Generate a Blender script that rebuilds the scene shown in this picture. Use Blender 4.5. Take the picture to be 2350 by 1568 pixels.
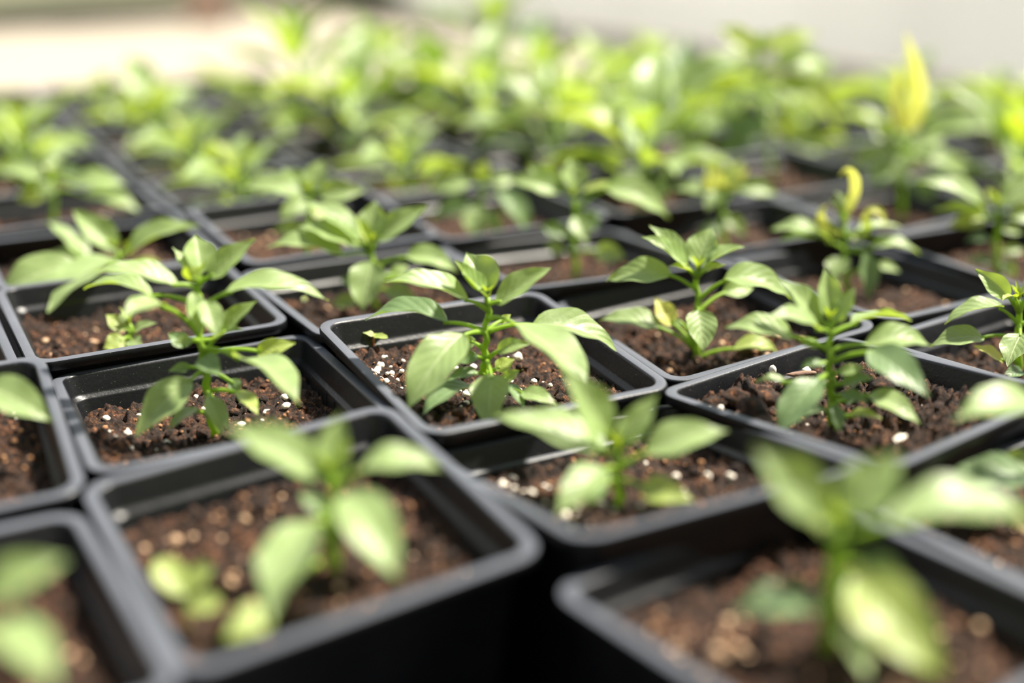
import bpy, bmesh, math, random
from math import sin, cos, pi, radians as R, sqrt, atan2
from mathutils import Vector, Matrix, noise
for o in list(bpy.data.objects): bpy.data.objects.remove(o, do_unlink=True)
SC = bpy.context.scene; COL = SC.collection
U = 0.09            # one pot width, metres: all layout numbers below are in pot widths
FL = 0.92           # height of the pot rims above the floor, in pot widths

# ---------------------------------------------------------------- camera, world, sun, exposure
W, H = 2350, 1568
FPX, PITCH, ROLL, CH = 2804.5, 0.35959, 0.005938, 1.6638
cam = bpy.data.cameras.new('camera'); co = bpy.data.objects.new('camera', cam); COL.objects.link(co)
cam.sensor_fit = 'HORIZONTAL'; cam.sensor_width = 36; cam.lens = 36 * FPX / W
cam.clip_start = 0.01; cam.clip_end = 60
co.matrix_world = Matrix.Translation((0, 0, (CH + FL) * U)) @ Matrix.Rotation(pi/2 - PITCH, 4, 'X') @ Matrix.Rotation(ROLL, 4, 'Z')
cam.dof.use_dof = True; cam.dof.focus_distance = 4.58 * U; cam.dof.aperture_fstop = 2.5
SC.camera = co
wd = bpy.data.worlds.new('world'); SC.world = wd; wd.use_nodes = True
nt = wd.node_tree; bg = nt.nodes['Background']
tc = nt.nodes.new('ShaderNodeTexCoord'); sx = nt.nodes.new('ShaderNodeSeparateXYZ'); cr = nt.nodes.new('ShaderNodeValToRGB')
nt.links.new(tc.outputs['Generated'], sx.inputs[0]); nt.links.new(sx.outputs['Z'], cr.inputs[0]); mr = nt.nodes.new('ShaderNodeMapRange'); mr.interpolation_type = 'SMOOTHSTEP'   # sky brightened ahead, dimmed behind in place of unseen structures, to darken pot sides
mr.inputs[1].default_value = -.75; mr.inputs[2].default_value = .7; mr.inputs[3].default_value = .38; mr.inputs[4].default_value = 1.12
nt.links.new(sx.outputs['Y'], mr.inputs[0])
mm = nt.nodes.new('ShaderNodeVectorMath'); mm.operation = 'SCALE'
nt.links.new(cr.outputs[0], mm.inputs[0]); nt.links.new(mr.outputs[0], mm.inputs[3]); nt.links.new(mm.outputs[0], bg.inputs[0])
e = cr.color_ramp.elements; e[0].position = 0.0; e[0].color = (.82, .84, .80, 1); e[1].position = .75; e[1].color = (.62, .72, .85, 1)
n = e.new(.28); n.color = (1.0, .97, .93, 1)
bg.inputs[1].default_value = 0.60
sl = bpy.data.lights.new('sun', 'SUN'); so = bpy.data.objects.new('sun', sl); COL.objects.link(so)
sl.energy = 6.6; sl.color = (1, .93, .80); sl.angle = R(4)
SAZ, SEL = R(70), R(58)      # azimuth from straight ahead towards the right, elevation
sd = Vector((sin(SAZ)*cos(SEL), cos(SAZ)*cos(SEL), sin(SEL)))
so.rotation_euler = sd.to_track_quat('Z', 'Y').to_euler()
SC.view_settings.view_transform = 'Standard'; SC.view_settings.look = 'None'
SC.view_settings.gamma = 1; SC.view_settings.exposure = 1.0; SC.view_settings.use_curve_mapping = False

# ---------------------------------------------------------------- helpers
def dirv(u, v):
    x = (u - W/2)/FPX; y = -(v - H/2)/FPX
    x, y = cos(ROLL)*x - sin(ROLL)*y, sin(ROLL)*x + cos(ROLL)*y
    return Vector((x, cos(PITCH) + y*sin(PITCH), -sin(PITCH) + y*cos(PITCH)))
def at(u, v, Y):                       # photo direction at a chosen distance Y in front of the camera
    d = dirv(u, v); k = Y/d.y
    return Vector((d.x*k, Y, CH + d.z*k))
def onz(u, v, z):
    d = dirv(u, v); k = (z - CH)/d.z
    return Vector((d.x*k, d.y*k, z))
def wpt(p): return Vector((p[0]*U, p[1]*U, (p[2] + FL)*U))
def link(name, me, mat, parent=None):
    o = bpy.data.objects.new(name, me); COL.objects.link(o)
    if mat and not me.materials: me.materials.append(mat)
    if parent: o.parent = parent
    return o
def mesh(name, vs, fs, mat, parent=None, uv=None, smooth=True, sharp=None, org=None):
    """vs in pot widths; org = origin (pot widths) the mesh is stored relative to"""
    me = bpy.data.meshes.new(name)
    if org is None: pts = [(v[0]*U, v[1]*U, v[2]*U) for v in vs]
    else: pts = [((v[0]-org[0])*U, (v[1]-org[1])*U, (v[2]-org[2])*U) for v in vs]
    me.from_pydata(pts, [], fs); 
    if uv:
        l = me.uv_layers.new(name='UVMap')
        for lp in me.loops: l.data[lp.index].uv = uv[lp.vertex_index]
    if smooth: me.shade_smooth()
    if sharp: me.set_sharp_from_angle(angle=sharp)
    me.update()
    return link(name, me, mat, parent)
def thing(name, label, cat, loc, rz=0, group=None):
    o = bpy.data.objects.new(name, None); COL.objects.link(o); o.empty_display_size = .01
    o.location = loc; o.rotation_euler = (0, 0, rz); o['label'] = label; o['category'] = cat
    if group: o['group'] = group
    return o
def bez(a, b, c, t): return a*(1-t)**2 + b*(2*t*(1-t)) + c*t*t
def tube(pts, rad, ns=8, cap=True):
    vs, fs = [], []
    for i, p in enumerate(pts):
        t = (pts[min(i+1, len(pts)-1)] - pts[max(i-1, 0)]).normalized()
        a = t.orthogonal().normalized() if i == 0 else (a - t*a.dot(t)).normalized()
        b = t.cross(a)
        for k in range(ns):
            th = 2*pi*k/ns
            vs.append(p + (a*cos(th) + b*sin(th))*rad[i])
    for i in range(len(pts)-1):
        for k in range(ns):
            k2 = (k+1) % ns
            fs.append((i*ns+k, i*ns+k2, (i+1)*ns+k2, (i+1)*ns+k))
    if cap:
        fs.append(tuple(range(ns))[::-1]); fs.append(tuple((len(pts)-1)*ns+k for k in range(ns)))
    return vs, fs

# ---------------------------------------------------------------- materials
def newmat(name):
    m = bpy.data.materials.new(name); m.use_nodes = True; N = m.node_tree
    return m, N, N.nodes['Principled BSDF'], N.nodes['Material Output']
def nd(N, t, **kw):
    n = N.nodes.new(t)
    for k, v in kw.items(): setattr(n, k, v)
    return n
def mathn(N, op, a, b=None, clamp=False):
    n = nd(N, 'ShaderNodeMath', operation=op, use_clamp=clamp)
    for i, x in enumerate((a, b)):
        if x is None: continue
        if isinstance(x, (int, float)): n.inputs[i].default_value = x
        else: N.links.new(x, n.inputs[i])
    return n.outputs[0]
def ramp(N, src, stops):
    r = nd(N, 'ShaderNodeValToRGB'); N.links.new(src, r.inputs[0]); el = r.color_ramp.elements
    el[0].position, el[0].color = stops[0][0], (*stops[0][1], 1); el[1].position, el[1].color = stops[-1][0], (*stops[-1][1], 1)
    for p, c in stops[1:-1]: x = el.new(p); x.color = (*c, 1)
    return r.outputs[0]
def noisen(N, scale, detail=4, rough=.6, coord='Object'):
    t = nd(N, 'ShaderNodeTexCoord'); n = nd(N, 'ShaderNodeTexNoise'); n.inputs['Scale'].default_value = scale
    n.inputs['Detail'].default_value = detail; n.inputs['Roughness'].default_value = rough
    N.links.new(t.outputs[coord], n.inputs['Vector']); return n.outputs['Fac']
def mixc(N, f, a, b):
    m = nd(N, 'ShaderNodeMix', data_type='RGBA')
    if isinstance(f, float): m.inputs[0].default_value = f
    else: N.links.new(f, m.inputs[0])
    for i, x in ((6, a), (7, b)):
        if isinstance(x, tuple): m.inputs[i].default_value = (*x, 1)
        else: N.links.new(x, m.inputs[i])
    return m.outputs[2]

def leaf_mat(name, top, vein, trans, tmix=.36, rough=.42):
    m, N, P, OUT = newmat(name)
    uv = nd(N, 'ShaderNodeTexCoord'); s = nd(N, 'ShaderNodeSeparateXYZ'); N.links.new(uv.outputs['UV'], s.inputs[0])
    au = mathn(N, 'ABSOLUTE', mathn(N, 'SUBTRACT', s.outputs[0], .5))            # 0 at midrib .. .5 at margin
    mid = mathn(N, 'SUBTRACT', 1, mathn(N, 'DIVIDE', au, .036), True)
    ph = mathn(N, 'SUBTRACT', mathn(N, 'MULTIPLY', s.outputs[1], 6.5), mathn(N, 'MULTIPLY', au, 4.4))
    fr = mathn(N, 'ABSOLUTE', mathn(N, 'SUBTRACT', mathn(N, 'FRACT', ph), .5))
    side = mathn(N, 'SUBTRACT', 1, mathn(N, 'DIVIDE', fr, .055), True)
    v = mathn(N, 'MAXIMUM', mid, mathn(N, 'MULTIPLY', side, .42))
    nz = noisen(N, 160, 3); nz2 = noisen(N, 900, 2)
    base = mixc(N, ramp(N, nz, [(.35, (0, 0, 0)), (.7, (1, 1, 1))]), top, tuple(c*1.28 for c in top))
    col = mixc(N, v, base, vein)
    geo = nd(N, 'ShaderNodeNewGeometry')
    pale = tuple(min(1, c*1.15 + .03) for c in top)
    col = mixc(N, mathn(N, 'MULTIPLY', geo.outputs['Backfacing'], .6), col, pale)
    N.links.new(col, P.inputs['Base Color']); P.inputs['Roughness'].default_value = rough
    P.inputs['Specular IOR Level'].default_value = .55
    hgt = mathn(N, 'ADD', mathn(N, 'MULTIPLY', v, -.9), mathn(N, 'ADD', mathn(N, 'MULTIPLY', mathn(N, 'SUBTRACT', .5, fr), .0), mathn(N, 'MULTIPLY', nz2, .5)))
    hgt = mathn(N, 'SUBTRACT', hgt, mathn(N, 'MULTIPLY', mathn(N, 'SUBTRACT', .5, fr), .9))
    b = nd(N, 'ShaderNodeBump'); b.inputs['Strength'].default_value = .27; b.inputs['Distance'].default_value = .0007
    N.links.new(hgt, b.inputs['Height']); N.links.new(b.outputs[0], P.inputs['Normal'])
    T = nd(N, 'ShaderNodeBsdfTranslucent'); N.links.new(mixc(N, mathn(N, 'MULTIPLY', v, .4), trans, tuple(c*.7 for c in trans)), T.inputs[0])
    M = nd(N, 'ShaderNodeMixShader'); M.inputs[0].default_value = tmix
    N.links.new(P.outputs[0], M.inputs[1]); N.links.new(T.outputs[0], M.inputs[2]); N.links.new(M.outputs[0], OUT.inputs[0])
    return m
LG = leaf_mat('pepper_leaf', (.245, .335, .128), (.47, .56, .28), (.46, .62, .06))
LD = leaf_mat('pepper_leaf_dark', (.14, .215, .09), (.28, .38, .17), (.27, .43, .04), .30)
LY = leaf_mat('pepper_leaf_young', (.32, .40, .10), (.5, .58, .22), (.54, .68, .03), .38)
LV = leaf_mat('pepper_leaf_yellow', (.68, .68, .17), (.8, .8, .35), (.80, .82, .14), .40)
def stem_mat(name, c, t):
    m, N, P, OUT = newmat(name)
    N.links.new(mixc(N, noisen(N, 260), c, tuple(x*1.4 for x in c)), P.inputs['Base Color']); P.inputs['Roughness'].default_value = .45
    T = nd(N, 'ShaderNodeBsdfTranslucent'); T.inputs[0].default_value = (*t, 1)
    M = nd(N, 'ShaderNodeMixShader'); M.inputs[0].default_value = .35
    N.links.new(P.outputs[0], M.inputs[1]); N.links.new(T.outputs[0], M.inputs[2]); N.links.new(M.outputs[0], OUT.inputs[0])
    return m
STEM = stem_mat('green_stem', (.24, .38, .04), (.55, .75, .03))
STEMR = stem_mat('reddish_stem', (.34, .12, .05), (.6, .25, .05))

def pot_mat():
    m, N, P, OUT = newmat('black_plastic')
    n1 = noisen(N, 35, 5); n2 = noisen(N, 1500, 2, .5); n3 = noisen(N, 7)
    sp = ramp(N, n2, [(.70, (0, 0, 0)), (.78, (1, 1, 1))])
    dust = mathn(N, 'MULTIPLY', ramp(N, n1, [(.5, (0, 0, 0)), (.8, (1, 1, 1))]), .12)
    c = mixc(N, dust, (.0055, .006, .0075), (.055, .055, .055))
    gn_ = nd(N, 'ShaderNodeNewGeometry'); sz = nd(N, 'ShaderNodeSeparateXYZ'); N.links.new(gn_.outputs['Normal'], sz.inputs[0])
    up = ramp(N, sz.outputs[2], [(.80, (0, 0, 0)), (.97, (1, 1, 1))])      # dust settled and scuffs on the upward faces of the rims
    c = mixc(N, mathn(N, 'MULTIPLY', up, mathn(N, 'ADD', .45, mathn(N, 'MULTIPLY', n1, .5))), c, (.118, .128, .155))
    c = mixc(N, mathn(N, 'MULTIPLY', sp, .5), c, (.30, .27, .22))
    N.links.new(c, P.inputs['Base Color'])
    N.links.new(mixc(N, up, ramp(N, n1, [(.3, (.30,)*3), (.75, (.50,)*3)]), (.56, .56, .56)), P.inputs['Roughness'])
    P.inputs['Specular IOR Level'].default_value = .36
    b = nd(N, 'ShaderNodeBump'); b.inputs['Strength'].default_value = .25; b.inputs['Distance'].default_value = .0004
    N.links.new(noisen(N, 700, 3), b.inputs['Height']); N.links.new(b.outputs[0], P.inputs['Normal'])
    return m
POT = pot_mat()
def soil_mat():
    m, N, P, OUT = newmat('potting_soil')
    n1 = noisen(N, 420, 6, .75); n2 = noisen(N, 70, 3); n3 = noisen(N, 1100, 3)
    c = ramp(N, n1, [(.34, (.008, .004, .0025)), (.50, (.038, .016, .008)), (.59, (.20, .078, .032)), (.70, (.52, .25, .12))])
    c2 = ramp(N, n1, [(.34, (.007, .004, .003)), (.54, (.032, .015, .008)), (.72, (.22, .10, .048))])
    c = mixc(N, ramp(N, n2, [(.4, (0,)*3), (.6, (1,)*3)]), c, c2)
    N.links.new(c, P.inputs['Base Color']); P.inputs['Roughness'].default_value = .85
    b = nd(N, 'ShaderNodeBump'); b.inputs['Strength'].default_value = 1; b.inputs['Distance'].default_value = .0022
    N.links.new(mathn(N, 'ADD', n1, mathn(N, 'MULTIPLY', n3, .4)), b.inputs['Height']); N.links.new(b.outputs[0], P.inputs['Normal'])
    return m
SOIL = soil_mat()
def simple(name, c, rough=.8, scale=60, var=.25, bump=0):
    m, N, P, OUT = newmat(name); n = noisen(N, scale, 5)
    N.links.new(mixc(N, n, tuple(x*(1-var) for x in c), tuple(min(1, x*(1+var)) for x in c)), P.inputs['Base Color']); P.inputs['Roughness'].default_value = rough
    if bump:
        b = nd(N, 'ShaderNodeBump'); b.inputs['Strength'].default_value = .6; b.inputs['Distance'].default_value = bump
        N.links.new(n, b.inputs['Height']); N.links.new(b.outputs[0], P.inputs['Normal'])
    return m
PERL = simple('perlite', (.78, .70, .60), .8, 500, .2, .0006)
PERLO = simple('tan_grit', (.55, .36, .22), .85, 500, .3, .0006)
CRUMB = simple('tan_coir', (.30, .15, .07), .9, 500, .4, .0006)
BARK = simple('bark', (.20, .12, .085), .85, 300, .4, .0008)
FLOOR = simple('sandy_floor', (.34, .30, .245), .9, 6, .10, .0005)
FILM = None

# ---------------------------------------------------------------- pot, soil, grit
def rsq(a, r, seg=5):
    pts = []
    for q, (sx_, sy_) in enumerate(((1, 1), (-1, 1), (-1, -1), (1, -1))):
        for k in range(seg+1):
            th = q*pi/2 + k*(pi/2)/seg
            pts.append((sx_*(a-r) + r*cos(th), sy_*(a-r) + r*sin(th)))
    return pts
PROF = [(.36, .05, -.915), (.365, .05, -.92), (.375, .055, -.905), (.450, .07, -.12), (.456, .072, -.042), (.494, .085, -.040), (.4985, .088, -.036), (.5, .088, -.008), (.497, .086, -.0015), (.490, .082, 0),
        (.466, .066, 0), (.460, .062, -.003), (.457, .06, -.010), (.446, .058, -.078), (.442, .056, -.088), (.428, .052, -.094), (.424, .05, -.102), (.385, .045, -.60), (.355, .04, -.88)]
def pot_mesh(theta, z, tx, ty):
    """square nursery pot, floor at -FL; the rim follows height z and slopes tx, ty"""
    vs, fs = [], []; c, s = cos(theta), sin(theta)
    n = 24
    for (a, r, h) in PROF:
        k = max(0, 1 + h/.92)
        for (x, y) in rsq(a, r):
            X, Y = c*x - s*y, s*x + c*y
            vs.append((X, Y, h + k*(z + tx*X + ty*Y)))
    for i in range(len(PROF)-1):
        for j in range(n):
            j2 = (j+1) % n
            fs.append((i*n+j, i*n+j2, (i+1)*n+j2, (i+1)*n+j))
    fs.append(tuple(range(n))[::-1]); fs.append(tuple((len(PROF)-1)*n + j for j in range(n)))
    fs = [f[::-1] for f in fs]
    return vs, fs
def rib_mesh(theta, z, tx, ty):
    """two shallow moulded ribs down the middle of each inner wall"""
    vs, fs = [], []
    for q in range(4):
        a0 = theta + q*pi/2; c, s = cos(a0), sin(a0)
        for off in (-.045, .045):
            b = len(vs)
            for (h, a) in ((-.105, .424), (-.60, .3855)):
                for (d, w) in ((0, -.006), (-.004, -.003), (-.004, .003), (0, .006)):
                    x, y = off + w, a + d
                    X, Y = c*x - s*y, s*x + c*y; k = 1 + h/.92
                    vs.append((X, Y, h + k*(z + tx*X + ty*Y)))
            for k in range(3): fs.append((b+k, b+k+1, b+k+5, b+k+4))
    return vs, fs
def soil_z(x, y, seed, depth, amp):
    p = Vector((x*4.2 + seed*7.3, y*4.2, seed*1.7))
    v = noise.fractal(p, 1.0, 2.0, 5)*.040*amp
    v += abs(noise.noise(Vector((x*17 + seed, y*17, 3.1))))*.045*amp
    v += (noise.noise(Vector((x*34, y*34 + seed, 9))))*.022*amp
    v += (noise.noise(Vector((x*75, y*75 + seed, 4))))*.014*amp
    r = max(abs(x), abs(y))/.42
    return -depth + v + .02*amp*r**3
def soil_mesh(theta, z, tx, ty, seed, depth, n, amp=1):
    vs, fs = [], []; c, s = cos(theta), sin(theta); A = .4245 - .04*(depth-.1)/.5
    for j in range(n+1):
        for i in range(n+1):
            x, y = -1 + 2*i/n, -1 + 2*j/n
            if abs(x) > .9 and abs(y) > .9:            # round the corners
                ex, ey = abs(x)-.9, abs(y)-.9; m = max(ex, ey); L = sqrt(ex*ex+ey*ey) or 1
                k = m/L; x, y = math.copysign(.9 + ex*k, x), math.copysign(.9 + ey*k, y)
            x *= A; y *= A
            X, Y = c*x - s*y, s*x + c*y
            vs.append((X, Y, soil_z(x, y, seed, depth, amp) + .8*(z + tx*X + ty*Y)))
    for j in range(n):
        for i in range(n): fs.append((j*(n+1)+i, j*(n+1)+i+1, (j+1)*(n+1)+i+1, (j+1)*(n+1)+i))
    return vs, fs
ICO = None
def ico():
    global ICO
    if ICO is None:
        bm = bmesh.new(); bmesh.ops.create_icosphere(bm, subdivisions=2, radius=1)
        ICO = ([v.co.copy() for v in bm.verts], [tuple(v.index for v in f.verts) for f in bm.faces]); bm.free()
    return ICO
def lump(vs, fs, p, r, rnd, sq=(1, 1, 1), rough=.35):
    V, F = ico(); b = len(vs); o = Vector((rnd.random()*50, rnd.random()*50, 0)); rot = Matrix.Rotation(rnd.random()*6, 3, 'Z') @ Matrix.Rotation(rnd.uniform(-.5, .5), 3, 'X')
    for v in V:
        k = r*(1 + rough*noise.noise(v*1.6 + o))
        q = rot @ Vector((v.x*sq[0]*k, v.y*sq[1]*k, v.z*sq[2]*k)); vs.append((p[0]+q.x, p[1]+q.y, p[2]+q.z))
    fs += [tuple(b+i for i in f) for f in F]
def grit(theta, z, tx, ty, seed, depth, num, clusters, rnd, rr=(.006, .019), sink=.3):
    vs, fs = [], []; c, s = cos(theta), sin(theta)
    for k in range(num):
        if clusters and rnd.random() < .7:
            cx, cy, sp = rnd.choice(clusters); x, y = rnd.gauss(cx, sp), rnd.gauss(cy, sp)
        else: x, y = rnd.uniform(-.38, .38), rnd.uniform(-.38, .38)
        x = max(-.385, min(.385, x)); y = max(-.385, min(.385, y))
        X, Y = c*x - s*y, s*x + c*y; r = rr[0] + (rr[1]-rr[0])*rnd.random()**2
        lump(vs, fs, (X, Y, soil_z(x, y, seed, depth, 1) + .8*(z+tx*X+ty*Y) + r*sink), r, rnd, (1, .85, .8))
    return vs, fs

# ---------------------------------------------------------------- leaves and stems
def prof(t, kind):
    if kind == 'round': return sqrt(max(0, 1-(2*t-1)**2))**.9
    return (t**.80)*((1-t)**1.28)/.2503 if 0 < t < 1 else 0
def blade(B, C, N0, width, arch, fold, rnd, nu=18, nv=8, kind='pepper', wave=1.0, curl=0):
    L = (C-B).length; T = (C-B).normalized(); fold *= 1.25; width *= 1.06
    M = (B+C)/2 + N0*(arch*2*L)
    vs, uv, fs = [], [], []
    ph = rnd.random()*6; N = N0
    for i in range(nu+1):
        t = i/nu; p = bez(B, M, C, t)
        tg = ((M-B)*(1-t) + (C-M)*t).normalized()
        n = (N0 - tg*N0.dot(tg)).normalized(); s = tg.cross(n)
        if curl: a = curl*(t-.3); s = (s*cos(a) + n*sin(a)); n = s.cross(tg)
        w = width/2*prof(t, kind)*(1 + .05*sin(9*t+ph)*wave) + .0015
        for j in range(nv+1):
            v = -1 + 2*j/nv
            a = fold*abs(v)**.8
            off = s*(w*v*cos(fold*.8)) + n*(w*abs(v)**1.2*sin(fold)) 
            off += n*(wave*.035*width*sin(t*15 + ph + (2 if v > 0 else 0))*v*v)
            off += n*(wave*-.006*width*abs(sin(pi*(t*6.5 - abs(v)*2.2)))*(1-abs(v))*abs(v)*4)
            vs.append(p + off); uv.append(((v+1)/2, t))
    m = nv+1
    for i in range(nu):
        for j in range(nv): fs.append((i*m+j, i*m+j+1, (i+1)*m+j+1, (i+1)*m+j))
    return vs, fs, uv
def petiole(A, B, rnd, r0=.0105, r1=.007, lift=.25, n=8):
    L = (B-A).length; M = (A+B)/2 + Vector((0, 0, lift*L))
    pts = [bez(A, M, B, k/n) for k in range(n+1)]
    return tube(pts, [r0 + (r1-r0)*min(1, k/n*1.6) for k in range(n+1)], 6)
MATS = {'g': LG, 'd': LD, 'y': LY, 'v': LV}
CAMP = Vector((0, 0, CH))
def face_normal(B, C, width, vis):
    """normal for a blade from B to C so it shows about vis (pot widths) of its width towards the viewer's side"""
    T = (C-B).normalized(); Z = Vector((0, 0, 1)); mid = (B+C)/2
    Nu = Z - T*T.dot(Z)
    if Nu.length < .05: Nu = Vector((0, -1, 0)) - T*T.y*-1
    Nu.normalize(); V = (CAMP-mid).normalized(); Nc = (V - T*T.dot(V))
    if Nc.length < .05: return Nu
    Nc.normalize()
    ang = atan2(Nu.cross(Nc).dot(T), Nu.dot(Nc)); best = None
    for k in range(-8, 21):
        a = ang*k/20 if abs(ang) > .3 else math.copysign(.3, ang)*k/20
        Nn = Matrix.Rotation(a, 3, T) @ Nu; s = T.cross(Nn); pw = (s - V*V.dot(s)).length*width
        c = abs(pw-vis) + .004*abs(k)/20
        if best is None or c < best[0]: best = (c, Nn)
    return best[1]
def hand_plant(root, org, base, top, leaves, rnd, zb, Y=None, r=.0155, mid=None):
    """leaves: (attach v, (u,v,dy) blade base, (u,v,dy) tip, visible width px, arch, material, fold)"""
    if Y is None: Y = onz(base[0], base[1], zb).y
    PB = at(base[0], base[1], Y); PT = at(top[0], top[1], Y + .02)
    PB.z = min(PB.z, zb - .01) if PB.z > zb else PB.z
    mids = [at(m[0], m[1], Y+.01) for m in (mid or [])]
    ctl = [PB] + mids + [PT]
    pts = []
    for i in range(len(ctl)-1):
        for k in range(6): pts.append(ctl[i].lerp(ctl[i+1], k/6))
    pts.append(PT); m = len(pts)-1
    for i, p in enumerate(pts): p += Vector((.006*sin(i*1.7), .006*cos(i*1.3), 0))
    v, f = tube(pts, [r*(1 - .30*i/m)*(1 + .04*sin(i*2.1)) for i in range(m+1)], 10)
    stem = mesh('stem', v, f, STEM, root, org=org)
    def on_stem(av):
        best = min(pts, key=lambda p: abs(pv(p) - av)); return best.copy()
    sc = FPX/((Y)*cos(PITCH) + (CH)*sin(PITCH))
    for q in leaves:
        av, b, c, wp = q[:4]; arch = q[4] if len(q) > 4 else .10; mt = q[5] if len(q) > 5 else 'g'; fold = q[6] if len(q) > 6 else .35
        B = at(b[0], b[1], Y + b[2]); C = at(c[0], c[1], Y + c[2]); L = (C-B).length
        vis = wp/sc*.97; width = max(vis*1.04, min(.46*L, vis*1.9))
        N = face_normal(B, C, width, vis)
        A = on_stem(av) 
        if (B-A).length < .03: B = B
        vv, ff, uv = blade(B, C, N, width, arch, fold, rnd)
        lf = mesh('leaf', vv, ff, MATS[mt], root, uv=uv, org=org)
        T0 = (C-B).normalized()
        pv_, pf_ = petiole(A, B + T0*.02, rnd, lift=.18)
        mesh('petiole', pv_, pf_, STEM, lf, org=org)
    # growing tip: tiny unopened leaves
    for k in range(5):
        a = k*2.4 + rnd.random(); d = Vector((cos(a)*.035, sin(a)*.035, .06 + .02*rnd.random()))
        B = PT - Vector((0, 0, .005)); C = B + d
        vv, ff, uv = blade(B, C, Vector((-cos(a), -sin(a), .4)).normalized(), .022, .05, .4, rnd, 6, 4)
        mesh('leaf', vv, ff, LY, root, uv=uv, org=org)
    return stem
def pv(p):
    d = p - CAMP; cp, sp = cos(PITCH), sin(PITCH); dep = d.y*cp - d.z*sp; yy = (d.y*sp + d.z*cp)/dep
    return H/2 - FPX*yy
def ribbon(root, org, pts, Y, wpx, mat, rnd):
    """a narrow leaf that curls along a path; side vector kept roughly level"""
    P = [at(u, v, Y + dy) for u, v, dy in pts]; n = 20; vs, uv, fs = [], [], []
    w = wpx/(FPX/(Y*cos(PITCH) + CH*sin(PITCH)))/2
    def cat(t):
        t *= len(P)-1; i = min(int(t), len(P)-2); f = t-i
        a, b, c, d = P[max(i-1, 0)], P[i], P[i+1], P[min(i+2, len(P)-1)]
        return .5*((2*b) + (c-a)*f + (2*a-5*b+4*c-d)*f*f + (3*b-a-3*c+d)*f**3)
    for i in range(n+1):
        t = i/n; p = cat(t); tg = (cat(min(1, t+.02)) - cat(max(0, t-.02))).normalized()
        V = (CAMP-p).normalized(); s = tg.cross(V).normalized(); s = (s + V*.55).normalized(); nn = s.cross(tg)
        ww = w*min(1, prof(.04+.96*t, 'pepper')*1.05 + (.25 if t < .5 else 0)) + .002
        for j in range(7):
            v = -1 + j/3; vs.append(p + s*ww*v + nn*ww*.35*v*v); uv.append(((v+1)/2, t))
    for i in range(n):
        for j in range(6): fs.append((i*7+j, i*7+j+1, i*7+j+8, i*7+j+7))
    mesh('leaf', vs, fs, mat, root, uv=uv, org=org)
RIB = {(4,1): [([(1945,485,0),(1963,445,.0),(1962,408,-.01),(1943,390,-.02),(1925,404,-.03)], 24, 'v'), ([(1980,515,0),(1998,484,0),(2022,488,0),(2034,520,-.02)], 15, 'v'),
               ([(1925,540,0),(1895,520,0),(1885,490,0),(1898,470,.01)], 22, 'v'), ([(1955,545,0),(1985,540,0),(1992,515,0),(1975,500,0)], 20, 'y')],
       (5,2): [([(2085,300,0),(2108,235,.0),(2103,160,0),(2078,75,0)], 46, 'v'), ([(2070,300,0),(2062,240,.0),(2060,190,.02),(2058,150,.03)], 26, 'v')],
       (5,3): [([(1790,190,0),(1855,205,.0),(1905,255,-.02),(1938,325,-.05)], 46, 'y'), ([(1690,190,0),(1640,180,0),(1600,215,-.02)], 36, 'y')],
       (4,2): [([(1640,440,0),(1625,415,0),(1640,395,0),(1655,405,0)], 18, 'v'), ([(1670,435,0),(1700,410,0),(1715,385,0)], 20, 'v')]}
def auto_plant(root, height, rnd, zb, nodes=6, size=.45, low=True):
    """a branching pepper seedling grown about the local origin"""
    lean = Vector((rnd.uniform(-.06, .06), rnd.uniform(-.06, .06), 0))
    P0_, P1_ = Vector((0, 0, zb-.02)), Vector((0, 0, zb+height)) + lean
    pts = [P0_.lerp(P1_, k/8) + Vector((.008*sin(k*1.9), .008*cos(k*1.4), 0)) for k in range(9)]
    v, f = tube(pts, [.02*(1-.35*k/8) for k in range(9)], 8)
    mesh('stem', v, f, STEM, root)
    ang = rnd.random()*6
    k = 0
    for i in range(nodes):
        t = .22 + .78*i/(nodes-1); per = 2 if i < nodes-1 else 3
        for q in range(per):
            a = ang + q*2*pi/per + rnd.uniform(-.35, .35)
            A = P0_.lerp(P1_, t)
            el = R(-12 + 62*t**1.5 + rnd.uniform(-14, 14)); s = size*(.55 + .6*sin(pi*min(.92, t*.85)))*rnd.uniform(.8, 1.15)
            if i == nodes-1: s *= .75
            d = Vector((cos(a)*cos(el), sin(a)*cos(el), sin(el)))
            pl = .10 + .10*(1-t)
            B = A + Vector((cos(a), sin(a), .7))*pl*(.75 if i < nodes-1 else .25)
            C = B + d*s
            T = (C-B).normalized(); N = Vector((0, 0, 1)); N = (N - T*N.dot(T)).normalized()
            N = Matrix.Rotation(rnd.uniform(-.45, .45), 3, T) @ N
            vv, ff, uv = blade(B, C, N, s*rnd.uniform(.40, .50), rnd.uniform(.06, .17), rnd.uniform(.2, .5), rnd, 12, 6)
            mt = LY if t > .85 and rnd.random() < .35 else (LD if rnd.random() < .28 else (LY if rnd.random() < .07 else LG))
            pv_, pf_ = petiole(A, B + T*.02, rnd, .010, .007, .12, 5)
            lf = mesh('leaf', vv, ff, mt, root, uv=uv)
            mesh('petiole', pv_, pf_, STEM, lf)
        ang += pi/2 + rnd.uniform(-.3, .3)
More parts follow.
